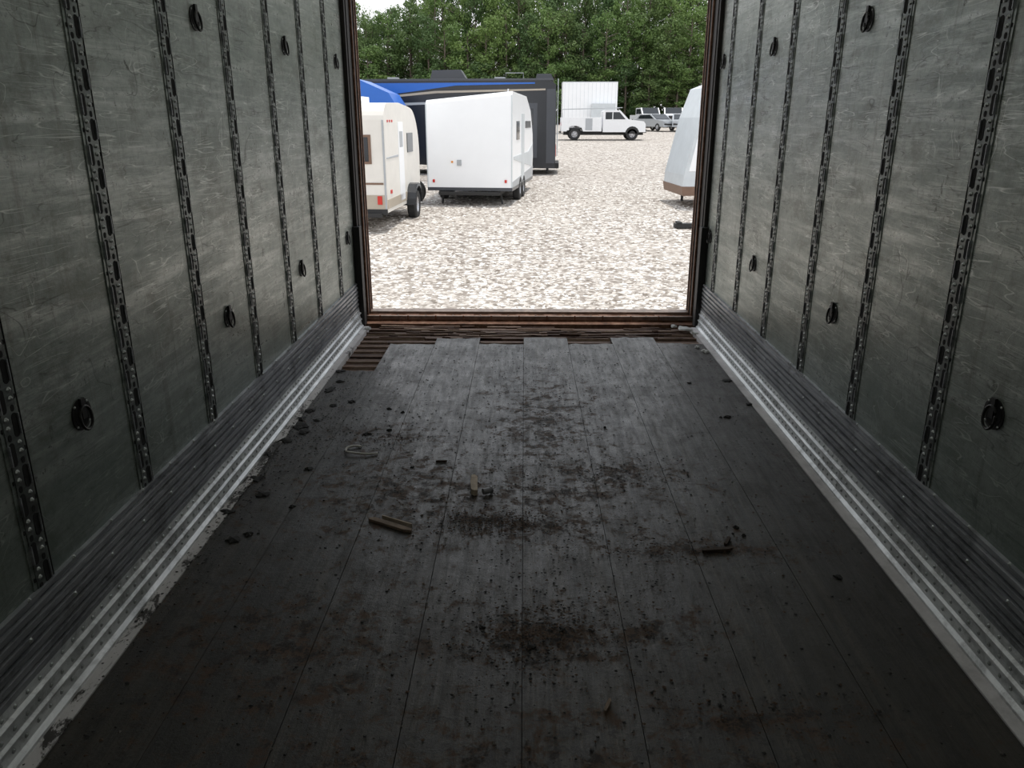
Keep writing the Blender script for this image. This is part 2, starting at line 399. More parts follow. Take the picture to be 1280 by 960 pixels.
# door frame
mb = MB()
for X, s in ((XL, 1), (XR, -1)):
    def bx(d0, d1, y0, y1, z0, z1, m):
        xs = sorted((X+s*d0, X+s*d1)); mb.box(xs[0], xs[1], y0, y1, z0, z1, m)
    bx(.001, .028, 5.62, Y1+.02, .04, ZT-.01, 0)
    bx(-.05, .028, Y1+.001, Y1+.03, -.2, ZT-.01, 0)
    bx(.028, .034, 5.66, 5.69, .04, ZT-.01, 0)
    bx(.028, .042, 5.78, 5.80, .04, ZT-.01, 1)
    bx(.028, .036, 5.90, 5.925, .04, ZT-.01, 1)
    bx(-.05, .034, 5.98, 6.0, 0.04, ZT-.01, 1)
    bx(.001, .05, 5.58, 5.66, 0.004, .72, 2)
mb.box(XL+.001, XR-.001, 5.72, Y1+.02, 2.50, ZT-.01, 0)
mb.build('door_1', [simple('frame_dark', (0.022, 0.017, 0.015), 0.6, 0.2, 0.5, 15), M_rust, M_black], bevel=.003)

# ------------------------------------------------------------------ debris on floor
def crumb(mb, x, y, z, r, m=0, flat=.5):
    vs = []
    for d in [(1,0,0), (-1,0,0), (0,1,0), (0,-1,0), (0,0,1), (0,0,-1)]:
        k = r*random.uniform(.6, 1.3)
        vs.append([d[0]*k, d[1]*k, d[2]*k*flat])
    a = random.uniform(0, 6.28); ca, sa = math.cos(a), math.sin(a)
    vs = [(x+v[0]*ca-v[1]*sa, y+v[0]*sa+v[1]*ca, max(z+.0005, z+r*flat*.6+v[2])) for v in vs]
    mb.add(vs, [(0,2,4), (2,1,4), (1,3,4), (3,0,4), (2,0,5), (1,2,5), (3,1,5), (0,3,5)], m)
mb = MB()
clusters = [(-.12, 2.64, .12, .05, 1300, 1), (.04, 1.95, .12, .09, 1100, 1), (.1, 3.6, .22, .9, 900, 0), (-.25, 3.3, .3, .3, 300, 0),
            (-1.0, 3.55, .09, .25, 620, 0), (-1.13, 3.0, .06, .35, 620, 0), (-1.02, 4.1, .10, .25, 320, 0), (-.7, 3.45, .12, .10, 360, 0),
            (.55, 2.45, .25, .05, 400, 1), (.35, 2.05, .08, .15, 120, 1), (.6, 1.65, .15, .05, 240, 1), (.25, 4.6, .35, .4, 400, 0),
            (-.55, 1.8, .3, .25, 260, 1), (-1.14, 2.2, .05, .6, 300, 0), (.1, 2.8, .5, .3, 900, 1), (.05, 2.0, .25, .25, 600, 0), (.38, 3.1, .2, .1, 300, 0), (0, 4.6, .7, .45, 500, 0)]
for cx, cy, sx, sy, n, m in clusters:
    for _ in range(n):
        x, y = random.gauss(cx, sx), random.gauss(cy, sy)
        if -1.17 < x < 1.18 and 1 < y < 5.1:
            crumb(mb, x, y, 0.0025, random.choice([.0015, .002, .0025, .003, .004, .006]), m if random.random() < .6 else random.choice([0, 1, 0]), .35)
for _ in range(3200):
    x, y = random.uniform(-1.12, 1.2), random.uniform(1.0, 5.1)
    crumb(mb, x, y, 0.0, random.choice([.0015, .002, .0025, .004, .006]), random.choice([0, 0, 1, 2]), .4)
M_c0 = simple('crumb_black', (0.010, 0.009, 0.008), 0.8); M_c1 = simple('crumb_brown', (0.066, 0.038, 0.022), 0.85); M_c2 = simple('crumb_grey', (0.10, 0.09, 0.08), 0.8)
mb.build('dirt_crumbs', [M_c0, M_c1, M_c2], parent=floor)

def flake(mb, x, y, r, m=0, h=.006, n=11):
    rs = [r*random.uniform(.4, 1.25) for _ in range(n)]
    pts = [(x + rs[q]*math.cos(2*math.pi*q/n), y + rs[q]*math.sin(2*math.pi*q/n)) for q in range(n)]
    c = (x, y, h+random.uniform(.001, .008))
    vs = [(p[0], p[1], .001) for p in pts] + [((p[0]-x)*.85+x, (p[1]-y)*.85+y, h*random.uniform(.5, 1.6)) for p in pts] + [c]
    fs = [(q, (q+1) % n, n+(q+1) % n, n+q) for q in range(n)] + [(n+q, n+(q+1) % n, 2*n) for q in range(n)] + [tuple(range(n-1, -1, -1))]
    mb.add(vs, fs, m)
mb = MB()
for x, y, r in [(-1.04, 2.49, .032), (-1.0, 2.53, .02), (-.916, 3.963, .024), (-1.09, 3.60, .05), (-1.06, 3.52, .035), (-1.13, 3.42, .04), (-1.0, 3.9, .025), (-1.08, 4.15, .045), (-1.06, 4.3, .03),
                (-1.12, 3.0, .035), (-1.15, 3.25, .03), (-1.12, 3.7, .03), (-1.1, 3.82, .035), (-1.04, 3.68, .02), (-1.14, 2.7, .03), (-1.1, 4.5, .03), (-.70, 3.85, .016), (-.62, 3.8, .013), (.787, 2.61, .014), (.80, 2.55, .010), (1.035, 3.76, .020), (1.0, 3.75, .012), (1.04, 2.281, .016),
                (-.75, 3.5, .024), (-.65, 3.55, .014), (-.8, 3.3, .015), (-.48, 3.12, .012), (.02, 1.9, .02), (.12, 1.98, .014), (-.12, 1.99, .012), (-.38, 1.35, .015),
                (-.93, 3.1, .02), (-1.05, 2.85, .03), (-.9, 2.75, .014), (.95, 4.3, .012), (.4, 3.6, .010), (1.18, 4.35, .03), (1.2, 3.95, .02)]:
    flake(mb, x, y, r, 0, .004)
mb.build('rubber_scraps', [M_c0])
M_wood = simple('weathered_wood', (0.50, 0.41, 0.32), 0.8, 0, 0.5, 30)
M_wood2 = simple('brown_wood', (0.24, 0.175, 0.13), 0.8, 0, 0.5, 30)
M_wood3 = simple('dark_wood', (0.06, 0.038, 0.026), 0.8, 0, 0.5, 30)
def stick(name, x, y, L, w, h, a, mat):
    mb = MB()
    pts = [(-L/2, -w*.4), (L*.35, -w/2), (L/2, -w*.15), (L*.46, w*.35), (L*.1, w/2), (-L*.42, w*.45), (-L/2, w*.1)]
    mb.prism(pts, 0.001, h, 0, 'z'); return mb.build(name, [mat], loc=(x, y, 0), rotz=a, bevel=.001)
stick('wood_block', -.20, 2.93, .15, .030, .026, 1.65, M_wood)
stick('wood_splinter', -.49, 2.60, .195, .026, .012, -.5, M_wood2)
stick('wood_splinter', -.47, 2.625, .14, .007, .016, -.5, M_wood)
stick('wood_splinter', .68, 2.44, .11, .018, .012, .15, M_wood3)
stick('wood_splinter', .73, 2.50, .06, .014, .012, 1.1, M_wood3)
stick('wood_splinter', .22, 1.66, .05, .010, .010, 1.2, M_wood2)
stick('wood_splinter', -.36, 3.18, .05, .010, .01, .1, M_wood3)
mb = MB(); mb.cyl((0, 0, .014), .013, .035, 0, 'x', 14); mb.cyl((.019, 0, .014), .016, .006, 0, 'x', 14)
mb.build('bottle_cap', [simple('grey_plastic', (0.2, 0.2, 0.22), 0.4)], loc=(-.145, 2.87, .002), rotz=.5)
mb = MB()
pts = []
for q in range(22):
    t = q/21
    if t < .55:
        a = 1.2 + (t/.55)*2.6; px_, py_ = .045*math.cos(a), .05*math.sin(a)
    else:
        u = (t-.55)/.45; px_, py_ = .045*math.cos(3.8)+.14*u, .05*math.sin(3.8)-.015*math.sin(u*3.0)
    pts.append((-.76 + px_, 3.29 + py_, .006+.008*math.sin(t*3.14)))
mb.tube(pts, .005, 0, 6); mb.build('curled_strap', [simple('strap_pale', (0.48, 0.46, 0.43), 0.6)])
mb = MB()
for x, y, r in [(1.18, 4.95, .03), (1.15, 5.05, .02), (1.16, 5.55, .05), (1.1, 5.60, .04), (1.18, 5.5, .03), (-1.13, 5.5, .03), (1.20, 5.4, .03)]:
    flake(mb, x, y, r, 0, .012, 8)
mb.build('paper_scraps', [simple('paper_dirty', (0.5, 0.5, 0.48), 0.8)])

# ------------------------------------------------------------------ exterior
def zg(y): return -1.33 + .0235*y
def gravel_mat():
    m, nt, b = new_mat('gravel_ground'); c = coords(nt)
    wob = noise(nt, c, 8, 3)
    cc = nd(nt, 'ShaderNodeVectorMath', operation='ADD'); nt.links.new(c, cc.inputs[0]); nt.links.new(mix(nt, 1.0, wob, .12, 'MULTIPLY'), cc.inputs[1])
    cv = mapping(nt, cc.outputs[0], scale=(1, 1, 0))
    v = nd(nt, 'ShaderNodeTexVoronoi'); nt.links.new(cv, v.inputs['Vector']); v.inputs['Scale'].default_value = 9
    v2 = nd(nt, 'ShaderNodeTexVoronoi'); nt.links.new(cv, v2.inputs['Vector']); v2.inputs['Scale'].default_value = 20
    sc = nd(nt, 'ShaderNodeSeparateColor'); nt.links.new(v.outputs['Color'], sc.inputs[0])
    sc2 = nd(nt, 'ShaderNodeSeparateColor'); nt.links.new(v2.outputs['Color'], sc2.inputs[0])
    c1 = ramp(nt, sc.outputs[0], [(0.0, (0.18, 0.15, 0.125)), (0.25, (0.38, 0.34, 0.30)), (0.55, (0.58, 0.54, 0.49)), (1.0, (0.82, 0.785, 0.735))])
    c2 = ramp(nt, sc2.outputs[0], [(0.0, (0.13, 0.11, 0.09)), (0.4, (0.38, 0.34, 0.295)), (1.0, (0.75, 0.71, 0.66))])
    big = noise(nt, c, .35, 5, .6)
    col = mix(nt, ramp(nt, noise(nt, c, 5, 4), [(0.45, 0), (0.55, 1)]), c1, c2)
    gap = ramp(nt, v.outputs['Distance'], [(0.4, 0.0), (0.8, 0.85)])
    col = mix(nt, gap, col, (0.15, 0.12, 0.095))
    col = mix(nt, ramp(nt, big, [(0.40, 0.0), (0.7, 0.4)]), col, (0.45, 0.405, 0.355))
    nt.links.new(col, b.inputs['Base Color']); b.inputs['Roughness'].default_value = 0.9
    h = math_(nt, 'SUBTRACT', 1.0, v.outputs['Distance'])
    bump(nt, b, h, 0.6, 0.03); return m
mb = MB(); mb.add([(-150, -60, zg(-60)), (150, -60, zg(-60)), (150, 200, zg(200)), (-150, 200, zg(200))], [(0,1,2,3)], 0)
ground = mb.build('ground', [gravel_mat()])
mb = MB()
for _ in range(13000):
    y = 9 + 20*random.random()**1.3; x = random.uniform(-.30*y, .30*y)
    r = random.choice([.020, .028, .036, .046])
    crumb(mb, x, y, zg(y)-.008, r, random.choice([0, 0, 1, 1, 2]), .45)
mb.build('gravel_stones', [simple('stone_white', (0.85, 0.82, 0.77), 0.9), simple('stone_tan', (0.60, 0.55, 0.49), 0.9), simple('stone_dark', (0.28, 0.24, 0.20), 0.9)], parent=ground)

P_white = simple('rv_white', (0.92, 0.93, 0.94), 0.3, 0, 0.03, 2)
P_cream = simple('rv_cream', (0.78, 0.75, 0.69), 0.4, 0, 0.08, 3)
P_tan = simple('rv_tan', (0.46, 0.40, 0.32), 0.4, 0, 0.1, 3)
P_black = simple('rv_black', (0.022, 0.024, 0.028), 0.25, 0, 0.1, 2)
P_char = simple('rv_charcoal', (0.06, 0.065, 0.075), 0.3, 0, 0.1, 2)
P_grey = simple('rv_grey', (0.42, 0.44, 0.46), 0.4, 0, 0.1, 4)
P_glass = simple('tinted_glass', (0.02, 0.024, 0.028), 0.08, 0, 0.05, 2)
P_blue = simple('rv_blue', (0.02, 0.14, 0.55), 0.3, 0, 0.08, 2)
P_red = simple('red_lens', (0.6, 0.03, 0.02), 0.3)
P_orange = simple('amber_lens', (0.8, 0.3, 0.03), 0.3)
P_rim = simple('wheel_rim', (0.5, 0.5, 0.52), 0.35, 0.6)
P_tire = simple('tire', (0.025, 0.025, 0.025), 0.8)
P_frame = simple('chassis_black', (0.02, 0.02, 0.02), 0.6)
P_trim = simple('rv_brown_trim', (0.20, 0.12, 0.08), 0.5)
P_lg = simple('rv_light_grey', (0.62, 0.66, 0.68), 0.4, 0, 0.12, 3)
PAL = [P_white, P_cream, P_tan, P_black, P_char, P_grey, P_glass, P_blue, P_red, P_orange, P_rim, P_tire, P_frame, P_trim, P_lg]
WH, CR, TA, BK, CH, GR, GL, BL, RE, OR, RIM, TI, FR, TRM, LG = range(15)

def arc(cx, cz, r, a0, a1, n=6):
    return [(cx + r*math.cos(math.radians(a0+(a1-a0)*k/n)), cz + r*math.sin(math.radians(a0+(a1-a0)*k/n))) for k in range(n+1)]

# --- A: small cream camper
mb = MB(); W = 1.02
prof = [(0, .42), (0, 2.35)] + arc(.34, 2.35, .34, 180, 90, 6)[1:] + [(1.6, 2.72), (2.6, 2.66)] + arc(2.9, 1.50, 1.13, 85, 0, 8) + [(4.0, .8), (3.8, .42)]
mb.prism(prof, -W, W, CR)
mb.prism([(-.012, .42), (-.012, .80), (0.0, .80), (0.0, .42)], -W, W, TA)
mb.box(-.03, .0, -W, W, .38, .50, FR)
mb.box(-.02, 0, -.72, .45, 1.45, 2.05, TRM); mb.box(-.028, -.018, -.66, .39, 1.5, 2.0, GL)
mb.box(-.018, 0, -W+.01, -W+.05, .5, 2.35, GR); mb.box(-.018, 0, W-.05, W-.01, .5, 2.35, GR)
mb.box(-.016, 0, -.95, .95, 1.02, 1.06, TRM)
for yv in (-.86, .86): mb.box(-.035, 0, yv-.05, yv+.05, .60, .78, RE)
for yv in (-.15, 0, .15): mb.box(-.035, 0.02, yv-.03, yv+.03, 2.20, 2.24, RE)
mb.box(-.12, -.03, -.9, .9, .33, .42, FR)
for s in (-1, 1):
    y0, y1 = sorted((s*W, s*(W+.012)))
    mb.prism([(.02, .5), (3.85, .5), (3.95, .70), (.02, .70)], y0, y1, TA)
    mb.box(1.4, 1.95, y0, y1+.004, .55, 2.3, WH); mb.box(1.5, 1.85, y0-.004, y1+.008, 1.75, 2.1, GR)
    mb.box(2.4, 3.1, y0-.004, y1+.008, 1.6, 2.05, GL)
    mb.prism([(.1, 1.55), (1.3, 1.55), (1.3, 1.60), (.1, 1.58)], y0, y1+.003, GR)
    for k in range(3): mb.box(.30+k*.22, .38+k*.22, y0-.004, y1+.01, 2.30, 2.35, RE)
    mb.box(.35, .5, y0-.004, y1+.01, .80, .88, RE)
    ap = arc(2.6, .38, .50, 180, 0, 10); ai = arc(2.6, .38, .42, 0, 180, 10)
    mb.prism(ap + ai, min(s*(W-.05), s*(W+.22)), max(s*(W-.05), s*(W+.22)), BK)
    mb.wheel((2.6, s*(W+.08), .36), .36, .22, TI, RIM, 'y', s)
mb.cyl((2.6, 0, .36), .04, 2*W, FR, 'y', 8)
mb.box(.1, 3.9, -.75, -.67, .3, .42, FR); mb.box(.1, 3.9, .67, .75, .3, .42, FR)
mb.tube([(3.9, .7, .4), (5.0, 0, .4)], .04, FR); mb.tube([(3.9, -.7, .4), (5.0, 0, .4)], .04, FR); mb.tube([(4.9, 0, .9), (4.9, 0, .0)], .035, FR)
mb.box(1.0, 1.6, -.35, .35, 2.68, 2.84, WH)
mb.build('camper_trailer', PAL, loc=(-3.99, 17.5, zg(17.5)+.01), rotz=math.radians(87), bevel=.012)

# --- B: white travel trailer, end face toward the viewer
mb = MB(); W = 1.17
prof = [(0, .45), (0, 2.86), (.10, 2.95), (3.2, 2.90), (4.3, 2.5), (4.9, 1.8), (5.0, 1.1), (4.8, .45)]
mb.prism(prof, -W, W, WH)
mb.prism([(-.01, .38), (4.85, .38), (4.95, .47), (-.01, .47)], -W-.01, W+.01, CH)
mb.box(-.012, .02, -W-.010, -W+.02, .47, 2.86, LG); mb.box(-.012, .02, W-.02, W+.010, .47, 2.86, LG)
mb.box(-.03, 0, .22, .34, 1.05, 1.2, GR); mb.box(-.03, 0, .45, .5, 1.12, 1.17, OR)
for yv in (-1.0, 1.0): mb.box(-.03, 0, yv-.03, yv+.03, .60, .68, RE)
mb.box(-.12, -.0, -.85, .85, .27, .36, FR)
mb.tube([(.3, .8, .36), (.35, .85, .0)], .03, FR); mb.tube([(.3, -.8, .36), (.35, -.85, .0)], .03, FR)
mb.box(.1, 4.7, -.85, -.78, .28, .40, FR); mb.box(.1, 4.7, .78, .85, .28, .40, FR)
for s in (-1, 1):
    y0, y1 = sorted((s*W, s*(W+.012)))
    mb.prism([(.05, .47), (4.85, .47), (4.95, .8), (.05, .62)], y0, y1, GR)
    mb.prism([(.3, 1.2), (4.7, .8), (4.8, 1.5), (3.6, 1.3), (.3, 1.28)], y0, y1+.002, LG)
    mb.box(.9, 1.5, y0-.004, y1+.006, 1.7, 2.2, GL); mb.box(2.0, 2.6, y0-.004, y1+.004, .55, 2.4, LG)
    mb.prism([(2.9, 2.0), (4.3, 2.0), (4.2, 2.2), (2.9, 2.2)], y0, y1+.004, CH)
    mb.wheel((1.7, s*(W-.08), .34), .34, .2, TI, RIM, 'y', s); mb.wheel((2.5, s*(W-.08), .34), .34, .2, TI, RIM, 'y', s)
mb.cyl((1.7, 0, .34), .04, 2*W-.2, FR, 'y', 8); mb.cyl((2.5, 0, .34), .04, 2*W-.2, FR, 'y', 8)
mb.tube([(4.8, .7, .42), (6.0, 0, .42)], .04, FR); mb.tube([(4.8, -.7, .42), (6.0, 0, .42)], .04, FR); mb.tube([(5.9, 0, 1.0), (5.9, 0, .0)], .035, FR)
mb.v = [(x, y, z - (.22*(y+W)/(2*W) if z > 2.3 else 0)) for x, y, z in mb.v]
mb.build('white_travel_trailer', PAL, loc=(-1.50, 22.2, zg(22.2)+.02), rotz=math.radians(90-7), bevel=.03)
mb = MB(); mb.wheel((0, 0, .34), .34, .2, TI, RIM, 'y', -1); mb.box(-.05, .05, .05, .5, .28, .4, FR)
mb.build('trailer_axle_wheel', PAL, loc=(-3.10, 22.6, zg(22.6)), rotz=0)

# --- C: black fifth wheel
mb = MB(); L = 11.0; H = 3.45
prof = [(0, .55), (0, H-.3), (.25, H-.03), (L-.25, H), (L, H-.2), (L, .20), (L-3, .25)]
mb.prism(prof, -1.25, 1.25, BK)
mb.prism([(.0, H-.10), (L-.1, H-.05), (L-.1, H+.02), (.0, H)], -1.27, 1.27, CH)
y0, y1 = -1.262, -1.25
mb.prism([(0.3, 2.55), (3.5, 2.75), (7.2, 3.22), (10.2, 3.28), (10.2, 3.33), (.3, 3.30)], y0, y1, BL)
mb.prism([(2.5, 2.60), (6.5, 2.95), (10.6, 3.05), (10.6, 3.11), (6.4, 3.03), (2.5, 2.66)], y0-.003, y1, TA)
mb.prism([(1.5, 1.9), (5.0, 2.50), (9.5, 2.7), (9.5, 2.74), (5.0, 2.6), (1.5, 2.1)], y0, y1, GR)
mb.box(9.6, 10.3, y0, y1, .6, 2.6, CH); mb.box(9.75, 10.15, y0-.005, y1, 1.8, 2.4, GL)
mb.box(7.6, 8.9, y0, y1, 1.6, 2.3, GL); mb.box(3.2, 4.6, y0, y1, 1.6, 2.3, GL)
mb.box(L-.35, L-.02, y0, y1, .4, 3.1, CH)
mb.tube([(3.5, -1.33, 3.1), (3.7, -1.33, 1.2)], .03, WH); mb.tube([(9.2, -1.33, 3.1), (9.0, -1.33, 1.2)], .03, WH)
mb.box(L, L+.01, -.7, .4, 1.6, 2.5, GL)
mb.box(L, L+.012, -1.2, -.95, .5, 3.0, GR); mb.box(L, L+.012, .5, .58, .5, 3.0, LG)
for yv in (.65, .95): mb.tube([(L+.08, yv, .6), (L+.08, yv, H+.1)], .02, LG)
for k in range(9): mb.tube([(L+.08, .65, .7+k*.3), (L+.08, .95, .7+k*.3)], .015, LG)
for yv in (-1.1, 1.1): mb.box(L, L+.03, yv-.06, yv+.06, .65, 1.05, RE)
mb.box(.3, L-.3, -1.0, -.9, .40, .55, FR); mb.box(.3, L-.3, .9, 1.0, .40, .55, FR); mb.box(L, L+.15, -1.1, 1.1, .2, .4, FR)
for xv in (6.6, 7.5):
    for s in (-1, 1): mb.wheel((xv, s*1.1, .38), .38, .24, TI, RIM, 'y', s)
for xv in (1.0, 9.8, 10.7):
    mb.tube([(xv, -1.0, .5), (xv, -1.0, 0)], .05, FR); mb.tube([(xv, 1.0, .5), (xv, 1.0, 0)], .05, FR)
mb.prism([(6.1, H), (6.2, H+.36), (7.3, H+.38), (7.55, H)], -.4, .4, CH)
mb.prism([(10.2, H), (10.25, H+.22), (10.8, H+.22), (10.9, H)], -.4, .4, CH)
for xv in (2.2, 4.4, 8.6): mb.box(xv, xv+.4, -.2, .2, H-.02, H+.12, GR)
mb.tube([(9.0, .5, H), (9.0, .5, H+.3), (9.7, .5, H+.3), (9.7, .5, H)], .015, GR)
mb.build('fifth_wheel_camper', PAL, loc=(1.22-L*math.cos(.035), 33.3, zg(33.0)+.01), rotz=-.035, bevel=.02)

# --- blue trailer
mb = MB()
prof = [(0, .5), (0, 3.1), (.3, 3.35), (4.9, 3.38), (5.9, 2.95), (6.3, 2.3), (6.3, .5)]
mb.prism(prof, -1.2, 1.2, BL)
mb.prism([(.5, 2.2), (3.5, 2.45), (5.6, 2.3), (5.7, 2.4), (3.6, 2.65), (.5, 2.4)], -1.215, -1.2, WH)
mb.prism([(0, .5), (6.3, .5), (6.3, 1.6), (0, 1.4)], -1.215, -1.2, CH)
mb.box(2.0, 3.0, -1.22, -1.2, 1.7, 2.3, GL)
for xv in (2.4, 3.2):
    for s in (-1, 1): mb.wheel((xv, s*1.08, .36), .36, .22, TI, RIM, 'y', s)
mb.box(0.1, 5.9, -.9, -.8, .35, .5, FR); mb.box(0.1, 5.9, .8, .9, .35, .5, FR)
mb.build('blue_travel_trailer', PAL, loc=(-10.4, 28.8, zg(28.8)), rotz=0, bevel=.02)

# --- G: right-hand wedge-front camper
mb = MB()
prof = [(0.0, .55), (.02, .85), (.34, 2.3), (.60, 3.05), (1.0, 3.2), (5.5, 3.2), (5.5, .55)]
mb.prism(prof, -1.05, 1.05, LG)
mb.prism([(.02, .32), (5.5, .32), (5.5, .56), (-.02, .56)], -1.07, 1.07, TRM)
mb.prism([(.14, .95), (.40, 2.2), (.8, 2.2), (.8, .95)], -1.062, -1.05, WH)
mb.prism([(.42, 2.3), (.62, 2.85), (.8, 2.85), (.8, 2.3)], -1.062, -1.05, GR)
mb.box(1.1, 2.0, -1.065, -1.05, 1.6, 2.3, GL); mb.box(2.5, 3.2, -1.065, -1.05, .6, 2.6, WH)
for xv in (3.4, 4.1):
    for s in (-1, 1): mb.wheel((xv, s*.98, .33), .33, .2, TI, RIM, 'y', s)
for s in (-1, 1): mb.tube([(.5, s*.8, .4), (.5, s*.8, .0)], .04, FR)
mb.build('wedge_camper_trailer', PAL, loc=(4.12, 22.6, zg(22.6)), rotz=math.radians(4), bevel=.02)
mb = MB(); mb.box(-.45, .45, -.08, .08, 0, .1, 0); mb.box(-.4, -.3, -.12, .12, .1, .14, 0)
mb.build('timber_beam', [P_frame], loc=(3.85, 18.2, zg(18.2)+.02), rotz=.1, bevel=.01)

# --- vehicles
def car(name, kind, loc, rotz, paint):
    pal = [paint] + PAL[1:]
    mb = MB()
    if kind == 'service':
        W = 1.0
        mb.prism([(2.95, .55), (2.95, 1.95), (3.1, 2.02), (4.15, 2.02), (4.75, 1.42), (5.85, 1.28), (5.98, 1.1), (6.0, .55)], -W, W, 0)
        for s in (-1, 1):
            y0, y1 = sorted((s*W, s*(W+.01)))
            mb.prism([(3.12, 1.42), (3.12, 1.9), (4.1, 1.9), (4.55, 1.42)], y0, y1, GL)
            mb.box(3.60, 3.66, y0-.004, y1+.004, 1.38, 1.92, 0)
            yy0, yy1 = sorted((s*.62, s*1.05))
            mb.prism([(0, .6), (0, 1.55), (2.85, 1.55), (2.85, .6), (1.55, .6), (1.45, .85), (1.15, .98), (.75, .98), (.45, .85), (.38, .6)], yy0, yy1, 0)
            for x in (.05, 1.7, 2.3): mb.box(x, x+.5, min(s*1.05, s*1.06), max(s*1.05, s*1.06), .68, 1.48, GR if x == 1.7 else 0)
            mb.wheel((.95, s*.86, .41), .41, .26, TI, RIM, 'y', s); mb.wheel((5.05, s*.88, .41), .41, .26, TI, RIM, 'y', s)
            mb.prism(arc(5.05, .45, .50, 180, 0, 8), min(s*.9, s*1.01), max(s*.9, s*1.01), FR)
            mb.tube([(.1, s*.9, 1.55), (.1, s*.9, 2.1), (4.3, s*.9, 2.2)], .025, GR)
        mb.box(0.05, 2.85, -.62, .62, .75, .85, CH)
        mb.prism([(4.2, 1.98), (4.72, 1.45), (4.74, 1.47), (4.22, 2.0)], -.88, .88, GL)
        mb.box(5.98, 6.05, -.95, .95, .5, .75, FR); mb.box(5.97, 6.02, -.6, .6, .85, 1.15, FR)
        mb.box(-.1, 0, -1, 1, .5, .6, FR); mb.box(.2, 5.9, -.5, .5, .35, .6, FR)
        mb.box(-.01, .02, -1.0, -.85, 1.0, 1.2, RE); mb.box(-.01, .02, .85, 1.0, 1.0, 1.2, RE)
    elif kind == 'car':
        W = .9
        mb.prism([(0, .35), (0, .95), (.5, 1.02), (.95, 1.42), (2.5, 1.45), (3.3, .98), (4.4, .85), (4.5, .35)], -W, W, 0)
        for s in (-1, 1):
            y0, y1 = sorted((s*W, s*(W+.01)))
            mb.prism([(.72, 1.04), (1.05, 1.36), (2.45, 1.38), (3.05, 1.04)], y0, y1, GL)
            mb.box(1.72, 1.78, y0, y1+.004, 1.0, 1.4, 0)
            for x in (.85, 3.6): mb.wheel((x, s*.82, .33), .33, .2, TI, RIM, 'y', s)
        mb.prism([(2.53, 1.42), (3.27, 1.0), (3.3, 1.02), (2.55, 1.45)], -.78, .78, GL)
        mb.box(4.47, 4.52, -.8, .8, .5, .62, FR); mb.box(4.44, 4.5, -.82, -.55, .65, .8, GR); mb.box(4.44, 4.5, .55, .82, .65, .8, GR)
        mb.box(-.02, 0.01, -.85, -.6, .7, .85, RE); mb.box(-.02, 0.01, .6, .85, .7, .85, RE)
    elif kind == 'pickup':
        W = .97
        mb.prism([(0, .5), (0, 1.15), (2.0, 1.15), (2.05, 1.85), (3.7, 1.87), (4.3, 1.25), (5.4, 1.15), (5.5, .5)], -W, W, 0)
        mb.box(.08, 1.95, -.8, .8, 1.1, 1.16, FR)
        for s in (-1, 1):
            y0, y1 = sorted((s*W, s*(W+.01)))
            mb.prism([(2.2, 1.25), (2.25, 1.75), (3.6, 1.77), (4.05, 1.25)], y0, y1, GL); mb.box(2.95, 3.0, y0, y1+.004, 1.2, 1.8, 0)
            for x in (1.0, 4.5): mb.wheel((x, s*.88, .39), .39, .24, TI, RIM, 'y', s)
        mb.prism([(3.73, 1.84), (4.27, 1.27), (4.3, 1.3), (3.76, 1.87)], -.85, .85, GL)
        mb.box(5.46, 5.56, -.95, .95, .48, .7, FR); mb.box(5.45, 5.52, -.6, .6, .75, 1.05, FR)
    return mb.build(name, pal, loc=(loc[0], loc[1], zg(loc[1])), rotz=rotz, bevel=.02)
P_carw = simple('paint_white', (0.82, 0.83, 0.84), 0.3, 0, .05); P_carg = simple('paint_silver', (0.4, 0.42, 0.44), 0.3, .3, .05); P_cardk = simple('paint_dark', (0.08, .09, .11), .3, 0, .05)
car('service_truck', 'service', (2.6, 60), 0.0, P_carw)
car('sedan_car', 'car', (11.0, 79), math.radians(-60), P_carg)
car('sedan_car', 'car', (14.9, 79), math.radians(-100), P_carg)
car('pickup_truck', 'pickup', (12.4, 91), math.radians(-80), P_carw)
car('pickup_truck', 'pickup', (8.8, 90), math.radians(-100), P_cardk)
car('pickup_truck', 'pickup', (16.0, 92), math.radians(-95), P_carw)
mb = MB()
mb.box(0, 4.6, -1.25, 1.25, 1.1, 4.1, WH)
for k in range(14): mb.box(.15+k*.33, .17+k*.33, -1.256, -1.25, 1.15, 4.05, LG)
mb.box(-.02, 4.62, -1.27, 1.27, 1.0, 1.12, GR); mb.box(-.02, 4.62, -1.27, 1.27, 4.08, 4.14, LG)
mb.box(2.4, 4.4, -1.9, -1.3, 1.2, 2.4, LG)
for xv in (.8, 1.9):
    for s in (-1, 1): mb.wheel((xv, s*1.05, .48), .48, .28, TI, RIM, 'y', s)
mb.box(.1, 4.5, -.5, .5, .75, 1.0, FR); mb.tube([(4.0, .6, 1.0), (4.0, .6, 0)], .06, FR); mb.tube([(4.0, -.6, 1.0), (4.0, -.6, 0)], .06, FR)
mb.build('box_trailer', PAL, loc=(3.2, 72, zg(72)), rotz=0, bevel=.02)

